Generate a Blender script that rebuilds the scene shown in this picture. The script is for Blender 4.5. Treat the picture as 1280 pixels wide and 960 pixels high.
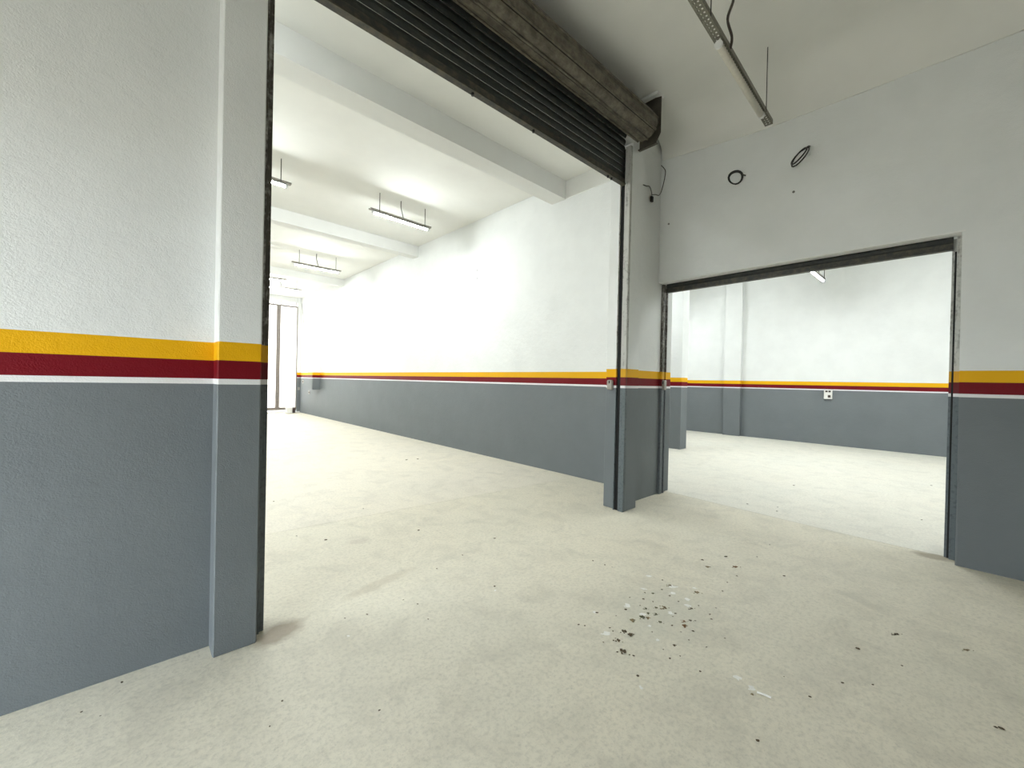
import bpy, bmesh, math, random
from mathutils import Vector, Matrix

for o in list(bpy.data.objects):
    bpy.data.objects.remove(o)
scene = bpy.context.scene
COL = scene.collection
random.seed(7)

# ------------------------------------------------------------------ camera
CAM = Vector((0.0, 0.0, 1.5))
F = 516.627                                   # focal length in pixels of a 1280 px wide frame
RIGHT = Vector((0.735997, -0.676625, 0.022058))
UP = Vector((-0.012182, 0.019339, 0.999739))
FWD = Vector((0.676875, 0.736073, -0.005991))
cam = bpy.data.cameras.new('camera')
cam.sensor_width = 36.0
cam.lens = F / 1280 * 36.0
cam.clip_start = 0.02
cam_o = bpy.data.objects.new('camera', cam)
COL.objects.link(cam_o)
m = Matrix((RIGHT, UP, -FWD)).transposed().to_4x4()
m.translation = CAM
cam_o.matrix_world = m
scene.camera = cam_o

# ------------------------------------------------------------------ sky (bright overcast) and exposure
world = bpy.data.worlds.new('world')
scene.world = world
world.use_nodes = True
bg = world.node_tree.nodes['Background']
bg.inputs[0].default_value = (0.86, 0.94, 1.0, 1)
bg.inputs[1].default_value = 9.2
sun = bpy.data.lights.new('sun', 'SUN')
sun.energy = 9.0
sun.angle = math.radians(0.6)
sun.color = (1.0, 0.92, 0.82)
sun_o = bpy.data.objects.new('sun', sun)
COL.objects.link(sun_o)
sun_o.rotation_euler = Vector((-0.06, -0.64, -0.77)).to_track_quat('-Z', 'Y').to_euler()   # high sun over the far gate

TUBE_POWER = 345.0                            # radiance of a lit tube
scene.view_settings.view_transform = 'Standard'
scene.view_settings.look = 'None'
scene.view_settings.exposure = 0.0
scene.view_settings.gamma = 1.0
scene.view_settings.use_curve_mapping = False


# ------------------------------------------------------------------ helpers
def ray(px, py):
    return FWD + RIGHT * ((px - 640) / F) - UP * ((py - 480) / F)


def on_floor(px, py):
    d = ray(px, py)
    p = CAM + d * (-CAM.z / d.z)
    return p.x, p.y


class NB:
    """small node-tree builder"""
    def __init__(self, name):
        self.mat = bpy.data.materials.new(name)
        self.mat.use_nodes = True
        self.t = self.mat.node_tree
        self.n = self.t.nodes
        self.b = self.n['Principled BSDF']

    def new(self, typ, **kw):
        n = self.n.new(typ)
        for k, v in kw.items():
            setattr(n, k, v)
        return n

    def link(self, a, b):
        self.t.links.new(a, b)

    def val(self, x, sock):
        if isinstance(x, (int, float)):
            sock.default_value = x
        elif isinstance(x, tuple):
            sock.default_value = (*x, 1) if len(x) == 3 else x
        else:
            self.link(x, sock)

    def math(self, op, a, b=None):
        n = self.new('ShaderNodeMath', operation=op)
        self.val(a, n.inputs[0])
        if b is not None:
            self.val(b, n.inputs[1])
        return n.outputs[0]

    def mix(self, f, a, b):
        n = self.new('ShaderNodeMix', data_type='RGBA')
        self.val(f, n.inputs[0])
        self.val(a, n.inputs[6])
        self.val(b, n.inputs[7])
        return n.outputs[2]

    def noise(self, scale, detail=4, rough=0.55, vec=None, dist=0.0):
        n = self.new('ShaderNodeTexNoise')
        n.inputs['Scale'].default_value = scale
        n.inputs['Detail'].default_value = detail
        n.inputs['Roughness'].default_value = rough
        n.inputs['Distortion'].default_value = dist
        self.link(vec if vec is not None else self.pos(), n.inputs['Vector'])
        return n.outputs[0]

    def ramp(self, f, lo, hi):
        n = self.new('ShaderNodeMapRange', clamp=True)
        self.link(f, n.inputs[0])
        n.inputs[1].default_value = lo
        n.inputs[2].default_value = hi
        return n.outputs[0]

    def pos(self, scale=None):
        g = self.new('ShaderNodeNewGeometry').outputs['Position']
        if scale is None:
            return g
        mp = self.new('ShaderNodeMapping')
        mp.inputs['Scale'].default_value = scale
        self.link(g, mp.inputs['Vector'])
        return mp.outputs[0]

    def bump(self, h, strength, dist):
        n = self.new('ShaderNodeBump')
        n.inputs['Strength'].default_value = strength
        n.inputs['Distance'].default_value = dist
        self.link(h, n.inputs['Height'])
        self.link(n.outputs[0], self.b.inputs['Normal'])

    def out(self, color, rough=0.6, metal=0.0, spec=0.4):
        self.val(color, self.b.inputs['Base Color'])
        self.val(rough, self.b.inputs['Roughness'])
        self.b.inputs['Metallic'].default_value = metal
        self.b.inputs['Specular IOR Level'].default_value = spec
        return self.mat


Z_YELLOW, Z_RED, Z_WHITE, Z_GREY = 1.678, 1.579, 1.480, 1.451
WHITE = (0.81, 0.825, 0.81)
YELLOW = (0.80, 0.425, 0.004)
RED = (0.165, 0.002, 0.008)
LINE = (0.80, 0.80, 0.80)
GREY = (0.180, 0.199, 0.209)


def banded(nb, top, grey=GREY, k=1.0):
    """wall paint: white above, yellow, dark red and thin white bands, grey below"""
    z = nb.new('ShaderNodeSeparateXYZ')
    nb.link(nb.pos(), z.inputs[0])
    z = z.outputs[2]
    c = nb.mix(nb.math('GREATER_THAN', z, Z_GREY), grey, LINE)
    c = nb.mix(nb.math('GREATER_THAN', z, Z_WHITE), c, tuple(v * k for v in RED))
    c = nb.mix(nb.math('GREATER_THAN', z, Z_RED), c, tuple(v * k for v in YELLOW))
    return nb.mix(nb.math('GREATER_THAN', z, Z_YELLOW), c, top)


def mat_wall():
    nb = NB('banded_wall_paint')
    n = nb.noise(2.2, 4)
    top = nb.mix(nb.ramp(n, 0.35, 0.65), WHITE, tuple(v * 0.955 for v in WHITE))
    grey = nb.mix(nb.ramp(n, 0.3, 0.7), GREY, (0.166, 0.184, 0.194))
    c = banded(nb, top, grey)
    h = nb.math('ADD', nb.noise(150, 3), nb.math('MULTIPLY', nb.noise(13, 4), 2.2))
    nb.bump(h, 0.5, 0.004)
    zz = nb.new('ShaderNodeSeparateXYZ')
    nb.link(nb.pos(), zz.inputs[0])
    low = nb.math('LESS_THAN', zz.outputs[2], Z_YELLOW)      # satin enamel below, matt emulsion above
    nb.link(nb.math("ADD", 0.2, nb.math("MULTIPLY", low, 0.0)), nb.b.inputs['Specular IOR Level'])
    return nb.out(c, nb.math('SUBTRACT', 0.65, nb.math("MULTIPLY", low, 0.1)), spec=0.35)


def mat_plain_white(name, col):
    nb = NB(name)
    n = nb.noise(1.6, 4)
    c = nb.mix(nb.ramp(n, 0.35, 0.7), col, tuple(v * 0.95 for v in col))
    nb.bump(nb.noise(120, 3), 0.2, 0.003)
    return nb.out(c, 0.7, spec=0.25)


def mat_rail(name, dirt_lo, dirt_hi, base=(0.5, 0.5, 0.47), grey=(0.13, 0.155, 0.165)):
    nb = NB(name)
    streak = nb.noise(9, 5, 0.65, vec=nb.pos((3.0, 3.0, 0.55)))
    blot = nb.noise(38, 3)
    f = nb.ramp(nb.math('ADD', nb.math('MULTIPLY', streak, 0.7), nb.math('MULTIPLY', blot, 0.3)), dirt_lo, dirt_hi)
    top = nb.mix(f, base, (0.07, 0.062, 0.05))
    c = banded(nb, top, nb.mix(nb.ramp(blot, 0.5, 0.7), grey, tuple(v * 0.7 for v in grey)), 0.8)
    nb.bump(blot, 0.3, 0.002)
    return nb.out(c, 0.55)


def mat_floor(name, base, warm):
    nb = NB(name)
    p = nb.pos()
    big = nb.noise(0.7, 5, 0.6, dist=0.4)
    mid = nb.noise(3.3, 6, 0.62, dist=0.8)
    fine = nb.noise(42, 4, 0.7)
    c = nb.mix(nb.ramp(big, 0.33, 0.67), base, warm)
    c = nb.mix(nb.math('MULTIPLY', nb.ramp(mid, 0.48, 0.72), 0.5), c, tuple(v * 0.72 for v in base))
    c = nb.mix(nb.math('MULTIPLY', nb.ramp(nb.noise(5.0, 5, 0.6), 0.55, 0.7), 0.25), c, tuple(min(0.95, v * 1.15) for v in base))
    c = nb.mix(nb.math('MULTIPLY', nb.ramp(fine, 0.46, 0.72), 0.5), c, tuple(v * 0.6 for v in base))
    c = nb.mix(nb.math('MULTIPLY', nb.ramp(nb.noise(11, 6, 0.75, dist=0.6), 0.52, 0.72), 0.3), c, tuple(v * 0.7 for v in base))
    c = nb.mix(nb.math('MULTIPLY', nb.ramp(nb.noise(110, 2, 0.6), 0.62, 0.75), 0.5), c, tuple(v * 0.5 for v in base))
    sw = nb.noise(1.3, 5, 0.65, vec=nb.pos((3.2, 0.8, 1)), dist=1.5)
    c = nb.mix(nb.math('MULTIPLY', nb.ramp(sw, 0.54, 0.7), 0.2), c, tuple(v * 0.75 for v in base))

    def stain(cx, cy, sx, sy, col, amount, rot=0.0, edge=(0.6, 1.15)):
        mp = nb.new('ShaderNodeMapping', vector_type='TEXTURE')
        mp.inputs['Location'].default_value = (cx, cy, 0)
        mp.inputs['Rotation'].default_value = (0, 0, rot)
        mp.inputs['Scale'].default_value = (sx, sy, 1)
        nb.link(p, mp.inputs['Vector'])
        ln = nb.new('ShaderNodeVectorMath', operation='LENGTH')
        nb.link(mp.outputs[0], ln.inputs[0])
        d = nb.math('ADD', ln.outputs['Value'], nb.math('MULTIPLY', nb.math('SUBTRACT', nb.noise(7, 4), 0.5), 1.2))
        mr = nb.ramp(d, edge[0], edge[1])
        return nb.mix(nb.math('MULTIPLY', nb.math('SUBTRACT', 1.0, mr), amount), c, col)
    c = stain(0.66, 2.67, 0.16, 0.10, (0.30, 0.24, 0.17), 0.75, 0.3)
    c = stain(1.35, 2.86, 0.30, 0.06, (0.40, 0.34, 0.24), 0.3, 0.2)
    c = stain(1.55, 3.72, 0.10, 0.06, (0.46, 0.40, 0.34), 0.35)
    c = stain(5.36, 0.14, 0.10, 0.14, (0.30, 0.25, 0.17), 0.7)
    c = stain(2.6, 1.33, 0.42, 0.30, (0.50, 0.50, 0.42), 0.35)
    nb.bump(nb.math('ADD', nb.math('MULTIPLY', mid, 2.0), fine), 0.22, 0.005)
    return nb.out(c, 0.62, spec=0.3)


def mat_simple(name, col, rough=0.5, metal=0.0, vary=0.25, scale=30, spec=0.4):
    nb = NB(name)
    n = nb.noise(scale, 4)
    c = nb.mix(nb.ramp(n, 0.35, 0.65), col, tuple(v * (1 - vary) for v in col))
    return nb.out(c, rough, metal, spec)


def mat_slat(name, col, dust, lo, hi, scale=(1.2, 3, 3)):
    nb = NB(name)
    a = nb.noise(4, 6, 0.7, vec=nb.pos(scale))
    b = nb.noise(14, 6, 0.7)
    f = nb.ramp(nb.math('ADD', nb.math('MULTIPLY', a, 0.4), nb.math('MULTIPLY', b, 0.6)), lo, hi)
    c = nb.mix(f, col, dust)
    nb.bump(b, 0.25, 0.002)
    return nb.out(c, 0.5, 0.0, 0.45)


def mat_emit(name, col, s):
    nb = NB(name)
    nb.b.inputs['Emission Color'].default_value = (*col, 1)
    nb.b.inputs['Emission Strength'].default_value = s
    return nb.out((0.9, 0.9, 0.9), 0.4)


M = dict(
    wall=mat_wall(),
    ceiling=mat_plain_white('ceiling_paint', (0.82, 0.815, 0.77)),
    beam=mat_plain_white('beam_paint', (0.78, 0.78, 0.75)),
    lintel=mat_plain_white('lintel_plaster', (0.86, 0.86, 0.84)),
    rail=mat_rail('guide_rail_paint', 0.50, 0.72),
    rail_dark=mat_rail('rusty_guide_rail_paint', 0.36, 0.52, (0.40, 0.39, 0.36), (0.13, 0.148, 0.158)),
    gap_shade=mat_simple('gap_shade_black', (0.008, 0.008, 0.008), 0.7),  # near-black colour for the shade inside rail gaps, keyholes and drum gaps
    floor=mat_floor('pale_concrete', (0.68, 0.645, 0.53), (0.73, 0.68, 0.55)),
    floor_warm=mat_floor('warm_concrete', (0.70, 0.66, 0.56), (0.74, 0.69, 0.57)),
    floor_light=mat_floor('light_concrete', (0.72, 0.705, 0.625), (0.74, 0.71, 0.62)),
    joint=mat_simple('joint_dirt', (0.20, 0.175, 0.13), 0.9),
    slat=mat_slat('dark_shutter_steel', (0.019, 0.023, 0.022), (0.045, 0.043, 0.033), 0.47, 0.66),
    bar=mat_slat('dusty_bottom_bar_steel', (0.035, 0.035, 0.032), (0.085, 0.075, 0.05), 0.45, 0.58),
    coil=mat_slat('dusty_brown_shutter_steel', (0.070, 0.062, 0.046), (0.165, 0.145, 0.108), 0.42, 0.60),
    plate=mat_slat('brown_bracket_steel', (0.062, 0.056, 0.046), (0.10, 0.09, 0.07), 0.4, 0.65, (3, 3, 3)),
    black=mat_simple('black_rubber', (0.010, 0.010, 0.010), 0.5),
    cable=mat_simple('black_cable_sheath', (0.016, 0.015, 0.013), 0.45),
    brown_cable=mat_simple('brown_cable_sheath', (0.06, 0.045, 0.035), 0.5),
    wire_grey=mat_simple('grey_wire', (0.16, 0.155, 0.145), 0.5),
    rod=mat_simple('dark_steel_rod', (0.07, 0.066, 0.058), 0.45, 0.5),
    channel=mat_simple('galvanised_channel', (0.22, 0.21, 0.165), 0.42, 0.55, 0.4, 60),
    channel_dark=mat_simple('dull_steel_channel', (0.36, 0.34, 0.30), 0.5, 0.2),
    tube_off=mat_simple('unlit_tube_plastic', (0.66, 0.63, 0.54), 0.35, 0.0, 0.1),
    cap=mat_simple('white_end_cap', (0.82, 0.82, 0.80), 0.4, 0.0, 0.05),
    tube_lit=mat_emit('lit_tube', (0.93, 0.985, 1.0), TUBE_POWER),
    latch=mat_simple('zinc_latch', (0.42, 0.40, 0.36), 0.4, 0.4, 0.2),
    plastic=mat_simple('white_plastic', (0.82, 0.81, 0.77), 0.35, 0.0, 0.04),
    socket=mat_simple('dark_socket', (0.07, 0.05, 0.045), 0.5),
    gate=mat_simple('grey_brown_gate_steel', (0.27, 0.235, 0.21), 0.5, 0.2),
    crumb=mat_simple('dark_brown_crumb', (0.13, 0.10, 0.065), 0.9, 0.0, 0.4, 80, 0.1),
    crumb_green=mat_simple('dark_green_crumb', (0.14, 0.14, 0.08), 0.9, 0.0, 0.4, 80, 0.1),
    crumb_tan=mat_simple('tan_crumb', (0.30, 0.24, 0.14), 0.9, 0.0, 0.4, 80, 0.1),
    crumb_red=mat_simple('reddish_crumb', (0.26, 0.15, 0.08), 0.9, 0.0, 0.4, 80, 0.1),
    splash=mat_simple('chalky_white', (0.84, 0.83, 0.78), 0.8, 0.0, 0.1),
    ground=mat_simple('outside_paving', (0.52, 0.49, 0.44), 0.8, 0.0, 0.2, 2),
)
nb = NB('frosted_door_panel')
tr = nb.new('ShaderNodeBsdfTranslucent')
tr.inputs[0].default_value = (0.93, 0.92, 0.90, 1)
gl = nb.new('ShaderNodeBsdfDiffuse')
gl.inputs[0].default_value = (0.85, 0.84, 0.82, 1)
mx = nb.new('ShaderNodeMixShader')
mx.inputs[0].default_value = 0.25
nb.link(tr.outputs[0], mx.inputs[1])
nb.link(gl.outputs[0], mx.inputs[2])
nb.link(mx.outputs[0], nb.n['Material Output'].inputs[0])
M['frosted'] = nb.mat


def obj(name, bm, mat, parent=None, smooth=False):
    bmesh.ops.recalc_face_normals(bm, faces=bm.faces)
    me = bpy.data.meshes.new(name)
    bm.to_mesh(me)
    bm.free()
    if smooth:
        for p in me.polygons:
            p.use_smooth = True
    me.materials.append(mat)
    o = bpy.data.objects.new(name, me)
    COL.objects.link(o)
    if parent is not None:
        o.parent = parent
    return o


def share(name, src, parent, loc=(0, 0, 0), rot=(0, 0, 0)):
    o = bpy.data.objects.new(name, src.data)
    COL.objects.link(o)
    o.parent = parent
    o.location = loc
    o.rotation_euler = rot
    return o


def box(bm, x0, x1, y0, y1, z0, z1, bevel=0.0):
    vs = [bm.verts.new((x, y, z)) for x in (x0, x1) for y in (y0, y1) for z in (z0, z1)]
    fs = [bm.faces.new([vs[i] for i in q]) for q in
          ((0, 1, 3, 2), (4, 6, 7, 5), (0, 4, 5, 1), (2, 3, 7, 6), (0, 2, 6, 4), (1, 5, 7, 3))]
    if bevel:
        es = {e for f in fs for e in f.edges}
        bmesh.ops.bevel(bm, geom=list(es), offset=bevel, segments=1, affect='EDGES', profile=0.5)
    return vs


def boxes(*bs, bevel=0.0):
    bm = bmesh.new()
    for b in bs:
        box(bm, *b, bevel=bevel)
    return bm


def prism(bm, pts, z0, z1, axis='z'):
    """extrude a polygon given in 2D; axis says what direction is extruded"""
    def v(p, h):
        return {'z': (p[0], p[1], h), 'x': (h, p[0], p[1]), 'y': (p[0], h, p[1])}[axis]
    a = [bm.verts.new(v(p, z0)) for p in pts]
    b = [bm.verts.new(v(p, z1)) for p in pts]
    bm.faces.new(a)
    bm.faces.new(list(reversed(b)))
    for i in range(len(pts)):
        j = (i + 1) % len(pts)
        bm.faces.new((a[i], a[j], b[j], b[i]))
    return bm


def tube(bm, pts, r, n=6, closed=False):
    pts = [Vector(p) for p in pts]
    rings = []
    k = len(pts)
    up0 = Vector((0.13, 0.31, 0.94))
    for i, p in enumerate(pts):
        if closed:
            d = pts[(i + 1) % k] - pts[i - 1]
        else:
            d = pts[min(i + 1, k - 1)] - pts[max(i - 1, 0)]
        d.normalize()
        a = d.cross(up0)
        if a.length < 0.05:
            a = d.cross(Vector((1, 0, 0)))
        a.normalize()
        b = d.cross(a)
        rings.append([bm.verts.new(p + (a * math.cos(t) + b * math.sin(t)) * r)
                      for t in [2 * math.pi * q / n for q in range(n)]])
    for i in range(k if closed else k - 1):
        r0, r1 = rings[i], rings[(i + 1) % k]
        for q in range(n):
            bm.faces.new((r0[q], r0[(q + 1) % n], r1[(q + 1) % n], r1[q]))
    if not closed:
        bm.faces.new(rings[0])
        bm.faces.new(list(reversed(rings[-1])))
    return bm


def spline(pts, n=6):
    pts = [Vector(p) for p in pts]
    P = [pts[0]] + pts + [pts[-1]]
    out = []
    for i in range(1, len(P) - 2):
        for k in range(n):
            t = k / n
            a, b, c, d = P[i - 1], P[i], P[i + 1], P[i + 2]
            out.append(0.5 * ((2 * b) + (c - a) * t + (2 * a - 5 * b + 4 * c - d) * t * t + (3 * b - a - 3 * c + d) * t ** 3))
    out.append(pts[-1])
    return out


def tag(o, label, cat, group=None, kind=None):
    o['label'] = label
    o['category'] = cat
    if group:
        o['group'] = group
    if kind:
        o['kind'] = kind
    return o


def thing(name, label, cat, loc=(0, 0, 0), rotz=0.0, group=None):
    o = bpy.data.objects.new(name, None)
    o.empty_display_size = 0.1
    COL.objects.link(o)
    o.location = loc
    o.rotation_euler = (0, 0, rotz)
    return tag(o, label, cat, group)


def struct(name, bm, mat, parent=None, label=None):
    o = obj(name, bm, mat, parent)
    o['kind'] = 'structure'
    if label:
        o['label'] = label
    return o


# ------------------------------------------------------------------ floor and ground
CEIL, CEIL_L, CEIL_B = 4.85, 4.83, 4.83
XW, XW2 = 5.245, 5.65                         # right wall faces
YP, YP2 = 2.79, 2.95                          # shutter wall faces
END = 18.9                                    # far end of the long bay
struct('ground', boxes((-40, 40, -40, 60, -0.35, -0.25)), M['ground'], label='pale paving outside the garage')
floor = struct('floor', boxes((-2.4, 13.9, -4.8, 19.3, -0.25, -0.012)), M['joint'], label='pale worn concrete floor of all three bays')


def slab(pts, mat):
    return obj('slab', prism(bmesh.new(), pts, -0.012, 0.0), mat, floor)


g = 0.002
slab([(-2.4, -4.8), (5.44 - g, -4.8), (5.44 - g, 0.8), (5.56 - g, 2.80), (5.24, 2.82), (5.24, 4.13 - g), (0.95, 4.43 - g), (-2.4, 4.66 - g)], M['floor'])
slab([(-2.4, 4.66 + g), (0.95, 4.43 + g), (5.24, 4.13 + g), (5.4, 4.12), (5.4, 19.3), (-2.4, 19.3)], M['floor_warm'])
slab([(5.44 + g, -4.8), (13.9, -4.8), (13.9, 8.2), (5.65, 8.2), (5.65, 2.9), (5.56 + g, 2.80), (5.44 + g, 0.8)], M['floor_light'])

# ------------------------------------------------------------------ walls
B = 0.006
wf = struct('wall_front', boxes((-2.2, 0.335, YP, YP2, 0, CEIL), (4.52, XW2, 2.81, YP2, 0, 4.55),
                                (4.52, XW, 2.81, YP2, 4.55, CEIL), (0.335, 4.52, YP, YP2, 4.33, CEIL), bevel=0.002),
            M['wall'], label='shutter wall, grey below, white above, with yellow and red bands')
obj('pilaster', boxes((0.33, 0.533, 2.652, YP2, 0, CEIL), bevel=B), M['wall'], wf)
obj('pilaster', boxes((4.275, 4.523, 2.652, YP2, 0, 4.33), bevel=B), M['wall'], wf)
bm = prism(bmesh.new(), [(-4.6, 0), (0.01, 0), (0.01, 2.886), (2.81, 2.886), (2.81, CEIL), (-4.6, CEIL)], XW, XW2, 'x')
es = [e for e in bm.edges if abs(e.verts[0].co.x - XW) < 1e-4 and abs(e.verts[1].co.x - XW) < 1e-4
      and all(0 < v.co.y < 2.7 or v.co.z < 2.9 for v in e.verts) and all(v.co.y > -1 for v in e.verts)]
bmesh.ops.bevel(bm, geom=es, offset=0.012, segments=2, affect='EDGES', profile=0.5)
box(bm, XW, XW2, YP2, 19.2, 0, CEIL)
wr = struct('wall_right', bm, M['wall'], label='long right wall with banded paint and a wide shutter opening')
struct('wall_back', boxes((-2.35, XW2, -4.75, -4.6, 0, CEIL)), M['wall'], label='wall behind the viewpoint')
struct('wall_left', boxes((-2.35, -2.2, -4.6, 0.3, 0, CEIL), (-2.35, -2.2, 2.45, YP2, 0, CEIL), (-2.35, -2.2, 0.3, 2.45, 2.6, CEIL)),
       M['wall'], label='street side wall with a wide open entrance')
struct('wall_west', boxes((-1.35, -1.2, YP2, 19.2, 0, CEIL)), M['wall'], label='left side wall of the long bay')
struct('wall_north', boxes((-1.2, 1.2, 19.05, 19.2, 0, CEIL), (5.12, XW, 18.95, 19.2, 0, CEIL), (1.2, 5.12, 19.05, 19.2, 4.62, CEIL)),
       M['wall'], label='far end wall around the tall gate')
we = struct('wall_east', boxes((13.65, 13.8, -4.2, 8.2, 0, CEIL_B)), M['wall'], label='bright far wall of the side bay with banded paint')
obj('pilaster', boxes((13.52, 13.66, 4.52, 5.0, 0, CEIL_B), bevel=B), M['wall'], we)
struct('wall_northeast', boxes((XW2, 13.65, 8.0, 8.2, 0, CEIL_B)), M['wall'], label='left end wall of the side bay')
struct('wall_southeast', boxes((XW2, 13.65, -4.2, -4.0, 0, CEIL_B)), M['wall'], label='right end wall of the side bay')
col = struct('trim_1', boxes((9.43, 9.75, 4.42, 4.95, 0, CEIL_B), bevel=B), M['wall'], label='banded concrete column standing in the side bay')

# lintel plaster seen from below over the side opening, and the beam ledge on the right wall
struct('trim_2', boxes((XW - 0.008, 5.375, 0.0, 2.80, 2.876, 2.886)), M['lintel'], label='white plaster soffit over the side opening')
bm = bmesh.new()
ys = [2.785 - 0.35 * i for i in range(22)]
zs = [4.415 + 0.115 * max(0.0, min(1.0, (y - 1.3) / 1.45)) ** 1.5 + random.uniform(-0.006, 0.006) for y in ys]
prev = None
K = 12
for y, z in zip(ys, zs):
    rz_, rx_ = CEIL - z, 0.46
    row = [bm.verts.new((XW - 0.016 - rx_ * (1 - math.cos(t)), y, z + rz_ * math.sin(t))) for t in [math.pi / 2 * q / K for q in range(K + 1)]]
    lo = [bm.verts.new((XW + 0.001, y, z)), bm.verts.new((XW - 0.016, y, z))]
    if prev:
        bm.faces.new((plo[0], plo[1], lo[1], lo[0]))
        for q in range(len(row) - 1):
            bm.faces.new((prev[q], prev[q + 1], row[q + 1], row[q]))
    prev, plo = row, lo
cv = struct('trim_3', bm, M['ceiling'], label='rough plastered cove along the top of the right wall')
for p in cv.data.polygons:
    p.use_smooth = abs(p.normal.z) < 0.9999

# ------------------------------------------------------------------ ceilings with beams
struct('ceiling', boxes((-2.35, XW2, -4.75, YP2, CEIL, CEIL + 0.15)), M['ceiling'], label='dim white ceiling of the near room')
cl = struct('ceiling', boxes((-1.35, XW2, YP2, 19.2, CEIL_L, CEIL_L + 0.17)), M['ceiling'], label='bright white beamed ceiling of the long bay')
struct('ceiling', boxes((XW2, 13.8, -4.2, 8.2, CEIL_B, CEIL_B + 0.15)), M['ceiling'], label='white ceiling of the side bay')
NT = 3
for (ya0, ya1, yb0, yb1, zb) in ((4.37, 4.67, 4.487, 4.793, 4.533), (9.15, 9.40, 9.27, 9.51, 4.57), (14.15, 14.40, 14.25, 14.5, 4.60)):
    NT += 1
    struct('trim_%d' % NT, prism(bmesh.new(), [(-1.2, ya0), (XW, yb0), (XW, yb1), (-1.2, ya1)], zb, CEIL_L), M['beam'], label='white beam %s across the long bay ceiling' % ('nearest', 'second', 'third')[NT - 4])
struct('trim_7', boxes((XW - 0.012, XW, YP2, 4.486, 4.537, CEIL_L)), M['beam'], label='shallow white beam on the right wall before the first cross beam')

# ------------------------------------------------------------------ gate at the far end
dg = struct('door_1', boxes((1.2, 5.12, 19.0, 19.06, 0.10, 0.22), (1.2, 5.12, 19.0, 19.06, 4.40, 4.455)), M['gate'],
            label='tall steel framed gate with glowing frosted panels at the far end')
for i, x in enumerate((1.24, 2.3, 3.35, 4.40)):
    obj('mullion', boxes((x - 0.07, x + 0.07, 18.99, 19.06, 0.22, 4.40)), M['gate'], dg)
obj('mullion', boxes((5.085, 5.12, 18.99, 19.06, 0.22, 4.40)), M['gate'], dg)
for a, b in ((1.31, 2.23), (2.37, 3.28), (3.42, 4.33), (4.47, 5.085)):
    obj('panel', boxes((a, b, 19.02, 19.04, 0.22, 4.40)), M['frosted'], dg)
obj('panel', boxes((1.2, 5.12, 19.045, 19.05, 4.455, 4.62)), M['frosted'], dg)
for i in range(14):
    x = 1.35 + i * 0.285
    obj('bar', boxes((x - 0.012, x + 0.012, 19.015, 19.04, 4.455, 4.62)), M['gate'], dg)
obj('threshold', boxes((1.2, 5.24, 18.93, 19.05, 0.0, 0.05)), M['lintel'], dg)

# ------------------------------------------------------------------ large roller shutter (near, drum on our side)
sh = thing('roller_shutter', 'large dark roller shutter rolled up above the wide left opening', 'shutter', (2.4, 2.75, 0))
SX0, SX1 = 0.585, 4.252
def curved_slat_profile(h, bulge, n=5):
    pts = []
    for i in range(n + 1):
        t = i / n
        pts.append((-bulge * math.sin(math.pi * t), h * t))
    pts += [(0.004, h), (0.004, 0.0)]
    return pts
bm = bmesh.new()
prism(bm, curved_slat_profile(0.074, 0.016), SX0 - 2.4, SX1 - 2.4, 'x')
first = obj('slat', bm, M['slat'], sh, False)
first.location = (0, 0.005, 3.925)
for i in range(1, 8):
    share('slat', first, sh, (0, 0.005 - max(0, i - 4) ** 2 * 0.0045, 3.925 + 0.079 * i))
bb = obj('bottom_bar', boxes((SX0 - 2.4, SX1 - 2.4, -0.018, 0.014, 3.852, 3.921), (SX0 - 2.4, SX1 - 2.4, -0.040, 0.018, 3.842, 3.852)), M['bar'], sh)
for x in (2.014, 2.721, 3.917, 3.985):
    bm = bmesh.new()
    tube(bm, [(x - 2.4, -0.01, 3.82), (x - 2.4, -0.01, 3.845)], 0.013, 6)
    obj('stop_bolt', bm, M['black'], bb)
# drum of wound slats
YC, ZC, RD = 2.50 - 2.75, 4.44, 0.150
DX0, DX1 = 0.42 - 2.4, 4.275 - 2.4
N = 8
bm = bmesh.new()
tube(bm, [(DX0 + 0.02, YC, ZC), (DX1 - 0.02, YC, ZC)], RD - 0.022, 22)
obj('drum_core', bm, M['gap_shade'], sh)
w = 2 * math.pi * RD / N
bm = bmesh.new()
pts = []
for i in range(6):
    t = -0.5 + i / 5
    pts.append((t * w * 0.80, 0.015 * math.cos(math.pi * t) - 0.008))
for i in range(5, -1, -1):
    t = -0.5 + i / 5
    pts.append((t * w * 0.80, 0.015 * math.cos(math.pi * t) - 0.020))
prism(bm, [(p[1], p[0]) for p in pts], DX0, DX1, 'x')          # radial outwards = +y
lip = w * 0.40
tube(bm, [(DX0, -0.002, lip + 0.004), (DX1, -0.002, lip + 0.004)], 0.0115, 8)       # rolled edge of the slat
tube(bm, [(DX0, -0.006, -lip - 0.001), (DX1, -0.006, -lip - 0.001)], 0.005, 6)
wound = obj('wound_slat', bm, M['coil'], sh)
for i in range(N):
    a = 2 * math.pi * i / N + 0.25
    o = wound if i == 0 else share('wound_slat', wound, sh)
    rr = RD - 0.004 + 0.010 * (i / N)
    o.location = (0, YC + rr * math.cos(a), ZC + rr * math.sin(a))
    o.rotation_euler = (a, 0, 0)
bm = bmesh.new()
tube(bm, [(DX1 - 0.01, YC, ZC), (4.44 - 2.4, YC, ZC)], 0.03, 10)
obj('axle', bm, M['plate'], sh)
bm = bmesh.new()
prism(bm, [(2.385 - 2.75, 4.80), (2.385 - 2.75, 4.39), (2.41 - 2.75, 4.345), (2.455 - 2.75, 4.275), (2.65 - 2.75, 4.285), (2.65 - 2.75, 4.845), (2.60 - 2.75, 4.845)], 4.415 - 2.4, 4.423 - 2.4, 'x')
box(bm, 4.385 - 2.4, 4.423 - 2.4, -0.33, -0.10, 4.268, 4.280)
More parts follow.
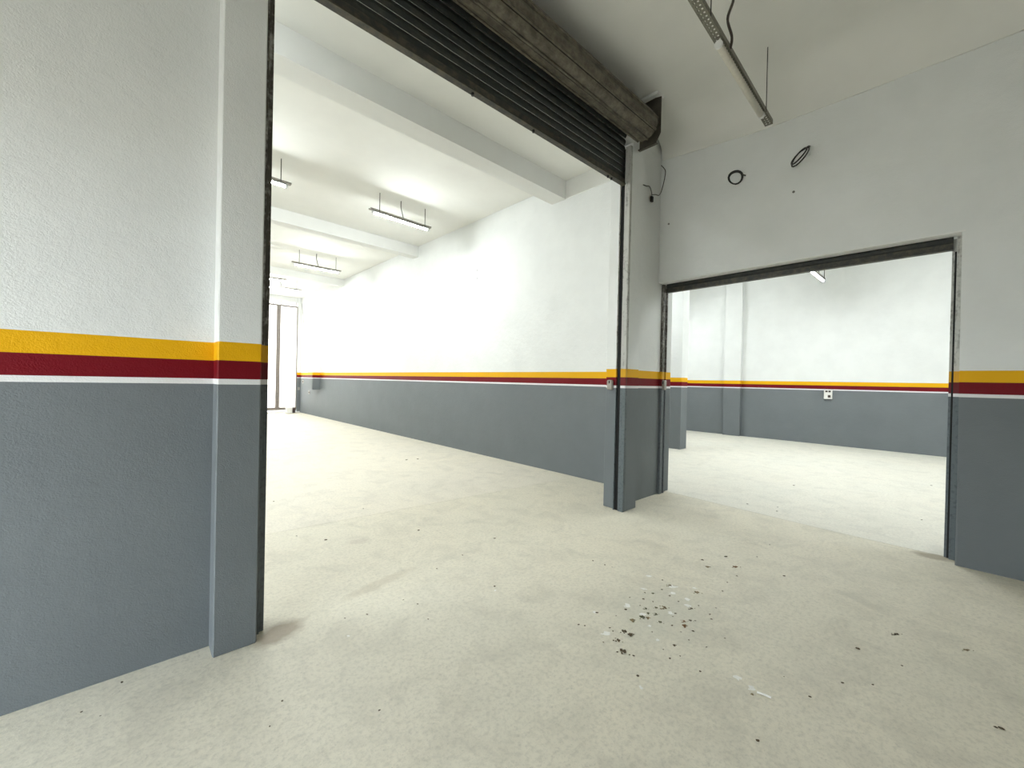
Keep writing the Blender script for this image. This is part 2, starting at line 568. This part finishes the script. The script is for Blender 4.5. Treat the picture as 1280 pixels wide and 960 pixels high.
obj('bracket_plate', bm, M['plate'], sh)
obj('bracket_block', boxes((4.36 - 2.4, 4.50 - 2.4, 2.40 - 2.75, 2.61 - 2.75, 4.815, 4.85)), M['lintel'], sh)
# guide rails: open channel with a near-black strip standing in for its shade
def rail(name, parent, bxs, mat, slot_bx, lab=None):
    o = obj(name, boxes(*bxs, bevel=0.002), mat, parent)
    obj('gap_shade', boxes(slot_bx), M['gap_shade'], o)  # black strip paints the shade at the bottom of the channel
    if lab:
        o['label'] = lab
    return o
X = lambda a: a - 2.4
Y = lambda a: a - 2.75
gr = rail('guide_rail', sh, [(X(4.235), X(4.278), Y(2.652), Y(2.722), 0, 4.28), (X(4.235), X(4.276), Y(2.778), Y(2.79), 0, 4.28), (X(4.262), X(4.276), Y(2.722), Y(2.778), 0, 4.28)],
          M['rail'], (X(4.256), X(4.262), Y(2.722), Y(2.778), 0, 4.27))
rl = rail('guide_rail', sh, [(X(0.531), X(0.560), Y(2.735), Y(2.746), 0, 4.28), (X(0.533), X(0.588), Y(2.755), Y(2.765), 0, 4.28), (X(0.533), X(0.590), Y(2.785), Y(2.80), 0, 4.28), (X(0.531), X(0.545), Y(2.735), Y(2.80), 0, 4.28)],
          M['rail_dark'], (X(0.545), X(0.551), Y(2.765), Y(2.785), 0, 3.9), 'dark rust stained guide rail')
lt = obj('latch', boxes((X(4.235), X(4.276), Y(2.835), Y(2.915), 1.425, 1.545), bevel=0.012), M['latch'], sh)
obj('keyhole', boxes((X(4.232), X(4.236), Y(2.868), Y(2.880), 1.505, 1.535)), M['gap_shade'], lt)

# ------------------------------------------------------------------ side roller shutter in the right wall
s2 = thing('roller_shutter', 'dark roller shutter edge under the lintel of the right opening', 'shutter', (5.40, 1.41, 0))
X = lambda a: a - 5.40
Y = lambda a: a - 1.41
bb = obj('bottom_bar', boxes((X(5.385), X(5.415), Y(0.072), Y(2.765), 2.768, 2.822), (X(5.365), X(5.42), Y(0.072), Y(2.765), 2.760, 2.768)), M['bar'], s2)
bm = bmesh.new()
prism(bm, [(-p[0], p[1]) if False else (p[0], p[1]) for p in curved_slat_profile(0.072, 0.014)], Y(0.072), Y(2.765), 'y')
sl = obj('slat', bm, M['slat'], s2)
sl.location = (0, 0, 2.824)
rail('guide_rail', s2, [(X(5.385), X(5.402), Y(0.010), Y(0.050), 0, 2.87), (X(5.402), X(5.47), Y(0.010), Y(0.022), 0, 2.87), (X(5.426), X(5.446), Y(0.022), Y(0.080), 0, 2.87)],
     M['rail'], (X(5.416), X(5.425), Y(0.022), Y(0.063), 0, 2.75))
r2 = rail('guide_rail', s2, [(X(5.335), X(5.402), Y(2.775), Y(2.811), 0, 2.87), (X(5.425), X(5.445), Y(2.768), Y(2.811), 0, 2.87), (X(5.402), X(5.425), Y(2.800), Y(2.811), 0, 2.87)],
          M['rail_dark'], (X(5.402), X(5.425), Y(2.794), Y(2.800), 0, 2.75), 'dark left guide rail')
lt = obj('latch', boxes((X(5.335), X(5.400), Y(2.735), Y(2.776), 1.43, 1.565), bevel=0.01), M['latch'], s2)
obj('keyhole', boxes((X(5.332), X(5.336), Y(2.752), Y(2.762), 1.51, 1.545)), M['gap_shade'], lt)

# ------------------------------------------------------------------ hanging lamps
def perforated(bm, x0, x1, wd, z, pitch=0.04):
    """flat strip with two rows of real square holes"""
    ys = [-wd / 2, -wd * 0.30, -wd * 0.12, wd * 0.12, wd * 0.30, wd / 2]
    n = int((x1 - x0) / pitch)
    xs = [x0]
    for i in range(n):
        a = x0 + (i + 0.32) * pitch
        xs += [a, a + pitch * 0.36]
    xs.append(x1)
    V = [[bm.verts.new((x, y, z)) for y in ys] for x in xs]
    for i in range(len(xs) - 1):
        for j in range(5):
            if i % 2 == 1 and j in (1, 3):
                continue
            bm.faces.new((V[i][j], V[i + 1][j], V[i + 1][j + 1], V[i][j + 1]))


def lamp(name, label, loc, rotz, ln, tube_rng, rods, cables, top, lit, group=None, holes=False):
    t = thing(name, label, 'lamp', loc, rotz, group)
    wd, ht = 0.066, 0.045 if holes else 0.028
    bm = bmesh.new()
    if holes:
        perforated(bm, -ln / 2, ln / 2, wd, 0)
    else:
        box(bm, -ln / 2, ln / 2, -wd / 2, wd / 2, 0, 0.004)
    box(bm, -ln / 2, ln / 2, -wd / 2 - 0.002, -wd / 2, 0, ht)
    box(bm, -ln / 2, ln / 2, wd / 2, wd / 2 + 0.002, 0, ht)
    obj('channel', bm, M['channel'] if holes else M['channel_dark'], t)
    a, b = tube_rng
    bm = bmesh.new()
    tube(bm, [(a, 0, -0.030), (b, 0, -0.030)], 0.027, 12)
    tb = obj('tube', bm, M['tube_lit'] if lit else M['tube_off'], t, True)
    tb.data.materials.append(M['cap'])
    for p in tb.data.polygons:                      # an LED tube: its upper side is a closed white heat sink
        if lit and p.normal.z > -0.3:
            p.material_index = 1
    for x, s in ((a, -1), (b, 1)):
        bm = bmesh.new()
        tube(bm, [(x - 0.012 * (s > 0), 0, -0.030), (x + s * 0.022 - 0.012 * (s < 0) * 0, 0, -0.030)], 0.031, 12)
        box(bm, x + s * 0.006 - 0.008, x + s * 0.006 + 0.008, -0.016, 0.016, -0.03, 0.0)
        obj('end_cap', bm, M['cap'], t)
    for x in rods:
        bm = bmesh.new()
        tube(bm, [(x, -wd / 2 - 0.004, 0.0), (x, -wd / 2 - 0.004, top - loc[2] - 0.001)], 0.0045 if holes else 0.007, 5)
        obj('rod', bm, M['rod'], t)
    for c in cables:
        bm = bmesh.new()
        tube(bm, spline(c), 0.0105 if holes else 0.008, 6)
        obj('supply_cable', bm, M['brown_cable'] if holes else M['rod'], t)
    return t


rz = 0.040
lamp('fluorescent_lamp', 'unlit tube lamp on a perforated metal channel under the near dim ceiling', (3.42, 1.347, 4.215), rz, 2.82, (-0.045, 1.12),
     (-0.33, 1.15, -1.3), [[(0.10, -0.036, 0.01), (0.10, -0.045, 0.10), (0.07, -0.02, 0.24), (0.10, -0.05, 0.40), (0.06, -0.02, 0.50), (0.02, 0.0, 0.64)]], CEIL, False, None, True)


def lit(label, x, y, z, top, group=None, rotz=0.0):
    hl = 0.62
    return lamp('fluorescent_lamp', label, (x, y, z + 0.055), rotz, 1.26, (-0.56, 0.56), (-0.46, 0.48),
                [[(0.02, -0.03, 0.01), (0.0, -0.02, 0.10), (-0.02, 0.0, 0.22), (-0.02, 0.0, top - z - 0.05)]], top, True, group)


G = 'lit tube lamps of the long bay'
lit('lit tube lamp hanging alone near the middle of the long bay ceiling', 3.69, 7.17, 4.44, CEIL_L, G, 0.03)
lit('lit tube lamp cut off by the left pilaster, left of the middle lamp', 1.16, 7.13, 4.43, CEIL_L, G, 0.03)
lit('added unseen tube lamp brightening the first bay from behind the left pilaster', -0.35, 3.70, 4.43, CEIL_L, G)  # extra lamp out of view, added to brighten the first bay
lit('lit tube lamp with dark channel ends just before the third ceiling beam', 3.65, 11.85, 4.42, CEIL_L, G)
lit('lit tube lamp hidden behind the left pilaster deep in the long bay', 1.10, 11.85, 4.42, CEIL_L, G)
lit('upper of the two small lit tube lamps next to the far gate', 2.98, 14.75, 4.54, CEIL_L, G)
lit('lower of the two small lit tube lamps next to the far gate', 3.62, 15.45, 4.42, CEIL_L, G)
GB = 'lit tube lamps of the side bay'
lit('lit tube lamp seen under the lintel of the right opening', 11.2, 2.22, 3.98, CEIL_B, GB)
lit('added unseen tube lamp brightening the side bay from above the lintel', 7.9, 1.95, 4.35, CEIL_B, GB)  # added out of view to lift the brightness of the side bay floor
for x, y, lab in ((8.0, -2.4, 'near right'), (8.0, 5.9, 'near left'), (11.6, -2.0, 'far right'), (11.6, 6.3, 'far left')):  # unseen lamps put in to light the side bay
    lit('added unseen tube lamp in the %s corner of the side bay' % lab, x, y, 4.35, CEIL_B, GB)

# ------------------------------------------------------------------ small things on the walls
def coil(label, loc, u, v, r, loops, hole):
    t = thing('cable_coil', label, 'cable', loc, 0, 'black cable coils on the right wall')
    bm = bmesh.new()
    u, v = Vector(u).normalized(), Vector(v).normalized()
    nrm = u.cross(v).normalized()
    pts = []
    n = 18
    for i in range(int(n * loops) + 1):
        a = 2 * math.pi * i / n
        rr = r * (1 + 0.09 * math.sin(a * 0.5 + 1) + 0.03 * math.sin(3 * a))
        pts.append(u * rr * math.cos(a) + v * rr * math.sin(a) + nrm * 0.012 * math.sin(a * 0.6))
    tube(bm, pts, 0.0075, 6)
    obj('loop', bm, M['cable'], t)
    h = Vector(hole) - Vector(loc)
    bm = bmesh.new()
    tube(bm, spline([u * r * 1.02, (u * r * 1.02 + h) * 0.5 + Vector((-0.01, 0, 0)), h]), 0.0085, 6)
    obj('cable_end', bm, M['cable'], t)
    return t


coil('round coil of black cable on the wall, nearer the shutter corner', (XW - 0.05, 1.845, 3.955), (0.25, -1, 0.12), (-0.35, 0.12, 0.9), 0.070, 2.0, (XW - 0.004, 1.755, 3.965))
coil('slanted narrow coil of black cable on the wall, right of the round coil', (XW - 0.085, 1.205, 3.945), (0.25, -0.62, 0.80), (-0.80, -0.50, -0.62), 0.105, 2.0, (XW - 0.004, 1.135, 4.055))

t = thing('dangling_wire', 'thin loose wires with a black connector in the corner beside the pilaster', 'wire', (4.97, 2.80, 3.93))
def wire(name, pts, r, mat):
    bm = bmesh.new()
    tube(bm, spline([Vector(p) - Vector((4.97, 2.80, 3.93)) for p in pts]), r, 5)
    return obj(name, bm, mat, t)
wire('black_wire', [(5.222, 2.80, 4.46), (5.222, 2.74, 4.37), (5.222, 2.745, 4.28), (5.215, 2.765, 4.17), (5.20, 2.785, 4.08)], 0.005, M['cable'])
wire('black_wire', [(5.20, 2.785, 4.08), (5.13, 2.775, 4.02), (5.05, 2.78, 4.005), (4.97, 2.785, 3.98)], 0.005, M['cable'])
wire('grey_wire', [(4.735, 2.80, 4.045), (4.84, 2.795, 4.055), (4.91, 2.79, 4.07), (4.95, 2.785, 4.02), (4.97, 2.785, 3.97)], 0.006, M['wire_grey'])
obj('connector', boxes((-0.022, 0.022, -0.03, 0.0, -0.045, 0.03), bevel=0.006), M['black'], t)

t = thing('socket_box', 'white surface socket box on the far wall of the side bay', 'socket', (13.65, 2.395, 1.345))
obj('box', boxes((-0.06, 0.0, -0.088, 0.088, -0.125, 0.125), bevel=0.008), M['plastic'], t)
for a, b, c, d in ((0.005, 0.055, 0.055, 0.10), (-0.06, -0.01, 0.055, 0.10), (-0.058, 0.0, -0.085, -0.02)):
    obj('outlet', boxes((-0.068, -0.058, a, b, c, d)), M['socket'], t)

cab = tag(obj('meter_cabinet', boxes((4.965, XW - 0.001, 16.40, 17.0, 1.03, 1.98), bevel=0.01), M['wall']), 'painted box cabinet on the right wall by the far gate', 'cabinet')
obj('cabinet_door', boxes((4.957, 4.966, 16.43, 16.97, 1.06, 1.95)), M['wall'], cab)

for lab, y, z in (('small grey socket high on the right wall between the cabinet and the gate', 18.55, 1.30), ('small grey socket low on the wall under the cabinet', 17.72, 0.885)):
    t = thing('wall_socket', lab, 'socket', (XW, y, z))
    obj('plate', boxes((-0.012, 0, -0.09, 0.09, -0.06, 0.06)), M['latch'], t)
    obj('outlet', boxes((-0.018, -0.012, -0.05, 0.05, -0.035, 0.035)), M['socket'], t)
t = thing('wall_socket', 'small grey socket on the end wall right of the gate', 'socket', (5.19, 18.95, 1.0))
obj('plate', boxes((-0.04, 0.04, -0.012, 0, -0.06, 0.06)), M['latch'], t)

bm = bmesh.new()
tube(bm, spline([(XW - 0.006, 18.93, 4.60), (XW - 0.006, 18.8, 4.3), (XW - 0.006, 18.62, 3.8), (XW - 0.006, 18.2, 2.4), (XW - 0.006, 18.12, 1.75)]), 0.006, 5)
tag(obj('wall_cable', bm, M['wire_grey']), 'thin grey cable running down the right wall near the gate', 'cable')

for lab, y, z in (('tiny upper grey plug in the bright right wall of the long bay', 6.834, 3.787), ('tiny lower grey plug in the bright right wall of the long bay', 6.828, 3.62),
                  ('tiny dark plug in the right wall below the slanted cable coil', 1.27, 3.618), ('tiny dark plug in the right wall near the shutter corner', 2.684, 3.647)):
    bm = bmesh.new()
    tube(bm, [(XW - 0.006, y, z), (XW + 0.002, y, z)], 0.013, 8)
    tag(obj('wall_plug', bm, M['wire_grey']), lab, 'plug', 'wall plugs')

t = thing('gate_stop', 'small white block with a dark side on the floor by the gate', 'block', (4.78, 18.55, 0))
obj('block', boxes((-0.16, 0.05, -0.12, 0.12, 0, 0.26), bevel=0.015), M['plastic'], t)
obj('dark_side', boxes((0.051, 0.17, -0.09, 0.12, 0.02, 0.22), bevel=0.01), M['socket'], t)  # darker box forming the right side of the block

# ------------------------------------------------------------------ debris on the floor
def crumb_mesh(name, seed, mat, flat=0.45, n=6):
    rnd = random.Random(seed)
    bm = bmesh.new()
    bmesh.ops.create_icosphere(bm, subdivisions=1, radius=1.0)
    for v in bm.verts:
        v.co *= rnd.uniform(0.55, 1.25)
        v.co.z = v.co.z * flat + flat * 0.75
        v.co.z = max(0.0, v.co.z)
    me = bpy.data.meshes.new(name)
    bm.to_mesh(me)
    bm.free()
    me.materials.append(mat)
    return me


def pile_mesh(name, seed, mat, k=9):
    rnd = random.Random(seed)
    bm = bmesh.new()
    for i in range(k):
        b2 = bmesh.new()
        bmesh.ops.create_icosphere(b2, subdivisions=1, radius=1.0)
        s = rnd.uniform(0.18, 0.42)
        c = Vector((rnd.gauss(0, 0.45), rnd.gauss(0, 0.38), 0))
        mp = []
        for v in b2.verts:
            q = v.co * rnd.uniform(0.6, 1.25) * s
            mp.append(bm.verts.new((q.x + c.x, q.y + c.y, max(0.0, q.z * 0.6 + s * 0.4))))
        for f in b2.faces:
            bm.faces.new([mp[v.index] for v in f.verts])
        b2.free()
    me = bpy.data.meshes.new(name)
    bm.to_mesh(me)
    bm.free()
    me.materials.append(mat)
    return me


def splash_mesh(name, seed, mat):
    rnd = random.Random(seed)
    bm = bmesh.new()
    for k in range(3):
        cx, cy = (0, 0) if k == 0 else (rnd.uniform(-1, 1), rnd.uniform(-0.6, 0.6))
        s = 0.8 if k == 0 else rnd.uniform(0.2, 0.45)
        n = 11
        ph = rnd.uniform(0, 6)
        rim = [bm.verts.new((cx + s * rr * math.cos(2 * math.pi * i / n + ph), cy + s * rr * math.sin(2 * math.pi * i / n + ph), 0.0))
               for i, rr in enumerate(rnd.uniform(0.45, 1.15) for _ in range(n))]
        top = [bm.verts.new((cx + (v.co.x - cx) * 0.8, cy + (v.co.y - cy) * 0.8, 0.13)) for v in rim]
        bm.faces.new(top)
        for i in range(n):
            bm.faces.new((rim[i], rim[(i + 1) % n], top[(i + 1) % n], top[i]))
    me = bpy.data.meshes.new(name)
    bm.to_mesh(me)
    bm.free()
    me.materials.append(mat)
    return me


crumbs = [crumb_mesh('crumb', s, M['crumb']) for s in range(4)]
piles = {k: [pile_mesh('clump', s + 9, M[k]) for s in range(3)] for k in ('crumb', 'crumb_green', 'crumb_tan', 'crumb_red')}
splashes = [splash_mesh('splash', s + 3, M['splash']) for s in range(4)]


def drop(name, me, px, py, size, squash, rot, label, cat, group=None, zs=None):
    x, y = on_floor(px, py)
    o = bpy.data.objects.new(name, me)
    COL.objects.link(o)
    o.location = (x, y, 0.0)
    o.rotation_euler = (0, 0, rot)
    o.scale = (size, size * squash, zs if zs else size * 0.7)
    return tag(o, label, cat, group)


# direction across the picture at the debris: along the camera's right axis
RA = math.atan2(RIGHT.y, RIGHT.x)
def crumb_words(px, py):
    if px > 930 and py < 660:
        return 'dark crumb on the bright floor of the side bay', 'crumbs on the side bay floor'
    if px < 640 and py < 680:
        return 'dark crumb on the warm floor inside the long bay', 'crumbs on the long bay floor'
    if px < 480 and py > 840:
        return 'dark crumb on the floor along the left wall', 'crumbs along the left wall'
    if px > 940 and py > 790:
        return 'dark crumb on the floor in front of the right wall', 'crumbs near the right wall'
    if px < 640:
        return 'dark crumb on the floor around the shutter threshold', 'crumbs at the threshold'
    if py < 722:
        return 'dark crumb on the floor behind the debris patch', 'crumbs behind the debris patch'
    return 'tiny dark crumb lying loose in or beside the debris patch', 'crumbs of the debris patch'


CL = [  # px, py, size px, squash, material, label
    (803, 772, 9, 0.7, 'crumb_green', 'largest dark green clump in the middle of the debris patch'),
    (811, 773, 7, 0.7, 'crumb_tan', 'tan green clump touching the right of the largest green clump'),
    (807, 761, 5, 0.8, 'crumb_green', 'dark green lump behind the largest green clump'),
    (820, 760, 5, 0.8, 'crumb_green', 'round dark green lump at the back of the debris patch'),
    (811, 767, 5, 0.8, 'crumb_green', 'small green lump between the round lump and the largest clump'),
    (820, 768, 6, 0.7, 'crumb_green', 'dark green lump in front of the round dark green lump'),
    (825, 778, 6, 0.7, 'crumb_green', 'slanted olive clump right of the largest green clump'),
    (792, 776, 9, 0.7, 'crumb_tan', 'loose brownish tan clump left of the largest green clump'),
    (830, 760, 9, 0.7, 'crumb_tan', 'pale tan scatter right of the round dark green lump'),
    (780, 790, 9, 0.7, 'crumb', 'dark brown twiggy clump at the left of the debris patch'),
    (790, 794, 11, 0.5, 'crumb', 'long dark brown heap of twigs in front of the tan clump'),
    (772, 801, 9, 0.6, 'crumb', 'curved brown clump left of the heap of twigs'),
    (778, 815, 12, 0.7, 'crumb', 'frontmost brown clump of the debris patch'),
    (857, 783, 8, 0.8, 'crumb_red', 'reddish brown clump at the right of the debris patch'),
    (855, 777, 6, 0.7, 'crumb_red', 'smaller reddish clump behind the reddish brown clump'),
    (863, 776, 5, 0.7, 'crumb', 'dark clump right of the smaller reddish clump'),
    (844, 807, 6, 0.6, 'crumb', 'small dark twig clump in front of the reddish clump'),
    (837, 732, 7, 0.5, 'crumb_tan', 'flat tan clump by the white streak at the back of the patch'),
    (871, 741, 8, 0.6, 'crumb_tan', 'pale brown smear of dirt at the right back of the patch'),
    (817, 742, 5, 0.6, 'crumb_green', 'faint green bit at the back left of the patch'),
    (864, 761, 7, 0.4, 'crumb', 'thin brown sliver beside the striped white splash'),
    (919, 709, 9, 0.4, 'crumb_red', 'thin scatter of reddish bits right behind the debris patch'),
    (886, 709, 8, 0.4, 'crumb_tan', 'flat tan smear left of the reddish scatter'),
    (1120, 793, 11, 0.25, 'crumb', 'long dark sliver on the floor near the right wall'),
    (1208, 813, 11, 0.25, 'crumb_tan', 'long brown sliver on the floor, rightmost'),
    (941, 868, 6, 0.5, 'crumb_tan', 'olive bit between the two white scraps in front'),
]
for i, (px, py, s, q, k, lab) in enumerate(CL):
    x, y = on_floor(px, py)
    dep = (Vector((x, y, 0)) - CAM).dot(FWD)
    r = s / F * dep * 0.58
    drop('debris_clump', piles[k][i % 3], px, py, r, q * 1.5, RA + random.uniform(-0.4, 0.4), lab, 'debris', 'clumps of the debris patch', r * 0.55)
CP = [(741, 701, 3), (756, 706, 3), (765, 709, 2), (877, 700, 3), (907, 696, 6), (946, 696, 2.5), (921, 720, 3), (980, 720, 4), (903, 739, 3), (909, 728, 2.5),
      (906, 798, 3), (883, 809, 3.5), (797, 845, 5), (875, 839, 4), (980, 846, 2.5), (962, 681, 2.5), (866, 789, 5), (887, 768, 4), (889, 774, 4), (840, 782, 4),
      (844, 767, 4), (837, 823, 4), (792, 820, 4), (746, 766, 5), (723, 781, 4), (731, 782, 3), (754, 803, 3.5), (762, 785, 4), (766, 789, 3), (827, 737, 4),
      (804, 749, 4.5), (782, 762, 4.5), (837, 745, 3.5), (828, 725, 3), (342, 627, 3), (407, 675, 5), (523, 663, 4.5), (618, 673, 4.5), (454, 636, 3), (546, 711, 3.5),
      (578, 694, 3), (459, 768, 4.5), (431, 773, 3.5), (504, 750, 3), (618, 733, 4), (522, 755, 3.5), (535, 774, 3), (508, 575, 4), (522, 574, 4), (371, 670, 3),
      (152, 853, 5), (102, 890, 4), (125, 895, 3), (353, 876, 4), (337, 908, 3), (474, 888, 4), (1072, 811, 6), (1127, 832, 4), (1053, 854, 6), (1091, 856, 4),
      (1012, 871, 5), (1244, 909, 5), (1252, 911, 7), (947, 926, 6), (992, 607, 3.5), (971, 639, 3), (972, 634, 2.5), (1152, 650, 3.5), (1164, 607, 3), (934, 630, 3),
      (878, 700, 4), (869, 776, 3), (851, 790, 2.5), (815, 790, 2.5), (806, 741, 3), (848, 752, 3), (770, 770, 2.5), (873, 757, 2.5), (829, 812, 2.5), (787, 747, 3),
      (800, 757, 2.5), (816, 752, 2.5), (841, 771, 2.5), (861, 800, 2.5), (895, 760, 2.5), (850, 820, 2.5)]
for i, (px, py, s) in enumerate(CP):
    x, y = on_floor(px, py)
    dep = (Vector((x, y, 0)) - CAM).dot(FWD)
    r = s / F * dep * 0.42
    drop('crumb', crumbs[i % 4], px, py, r, random.uniform(0.55, 1.3), RA + random.uniform(-0.6, 0.6), *crumb_words(px, py)[:1], 'debris', crumb_words(px, py)[1], r * 0.55)
SP = [(804, 736, 9, 0.4, 'slim white splash at the back left of the debris patch'), (784, 756, 10, 0.8, 'round white splash left of the green clumps'),
      (840, 733, 14, 0.35, 'long white streak at the back of the debris patch'), (859, 749, 8, 0.7, 'white splash at the right back of the patch'),
      (859, 757, 9, 0.7, 'striped white splash above the reddish clumps'), (841, 741, 10, 0.5, 'flat white splash in front of the long white streak'),
      (838, 766, 8, 0.6, 'oval white splash right of the green clumps'), (822, 800, 6, 0.7, 'small white splash in front of the green clumps'),
      (803, 768, 9, 0.7, 'white splash on the largest green clump'), (758, 791, 14, 0.5, 'wide white splash at the left edge of the patch'),
      (743, 765, 6, 0.6, 'white chip left of the debris patch'), (811, 720, 10, 0.4, 'thin white splash behind the debris patch'),
      (921, 847, 11, 0.7, 'white scrap in front of the patch, leftmost of three'), (939, 859, 11, 0.7, 'white scrap in front of the patch, middle of three'),
      (801, 859, 5, 0.9, 'small white chip nearest the viewer'), (619, 738, 3.5, 0.8, 'white speck alone in the shutter opening'), (435, 795, 5, 0.6, 'white speck near the left pilaster'),
      (812, 782, 6, 0.6, 'thin white splash below the largest green clump'), (868, 735, 8, 0.3, 'thin white streak at the far right of the patch')]
for i, (px, py, s, q, lab) in enumerate(SP):
    x, y = on_floor(px, py)
    dep = (Vector((x, y, 0)) - CAM).dot(FWD)
    r = s / F * dep * 0.58
    drop('white_splash', splashes[i % 4], px, py, r, q * 1.6, RA + random.uniform(-0.5, 0.1), lab, 'debris', 'white splashes on the floor', 0.006)
x, y = on_floor(955, 870)
bm = bmesh.new()
tube(bm, [(-0.03, 0, 0.006), (0.0, 0.001, 0.007), (0.03, 0, 0.006)], 0.005, 6)
o = tag(obj('white_stick', bm, M['splash']), 'short white stick right of the white scraps', 'debris')
o.location = (x, y, 0)
o.rotation_euler = (0, 0, RA - 0.6)
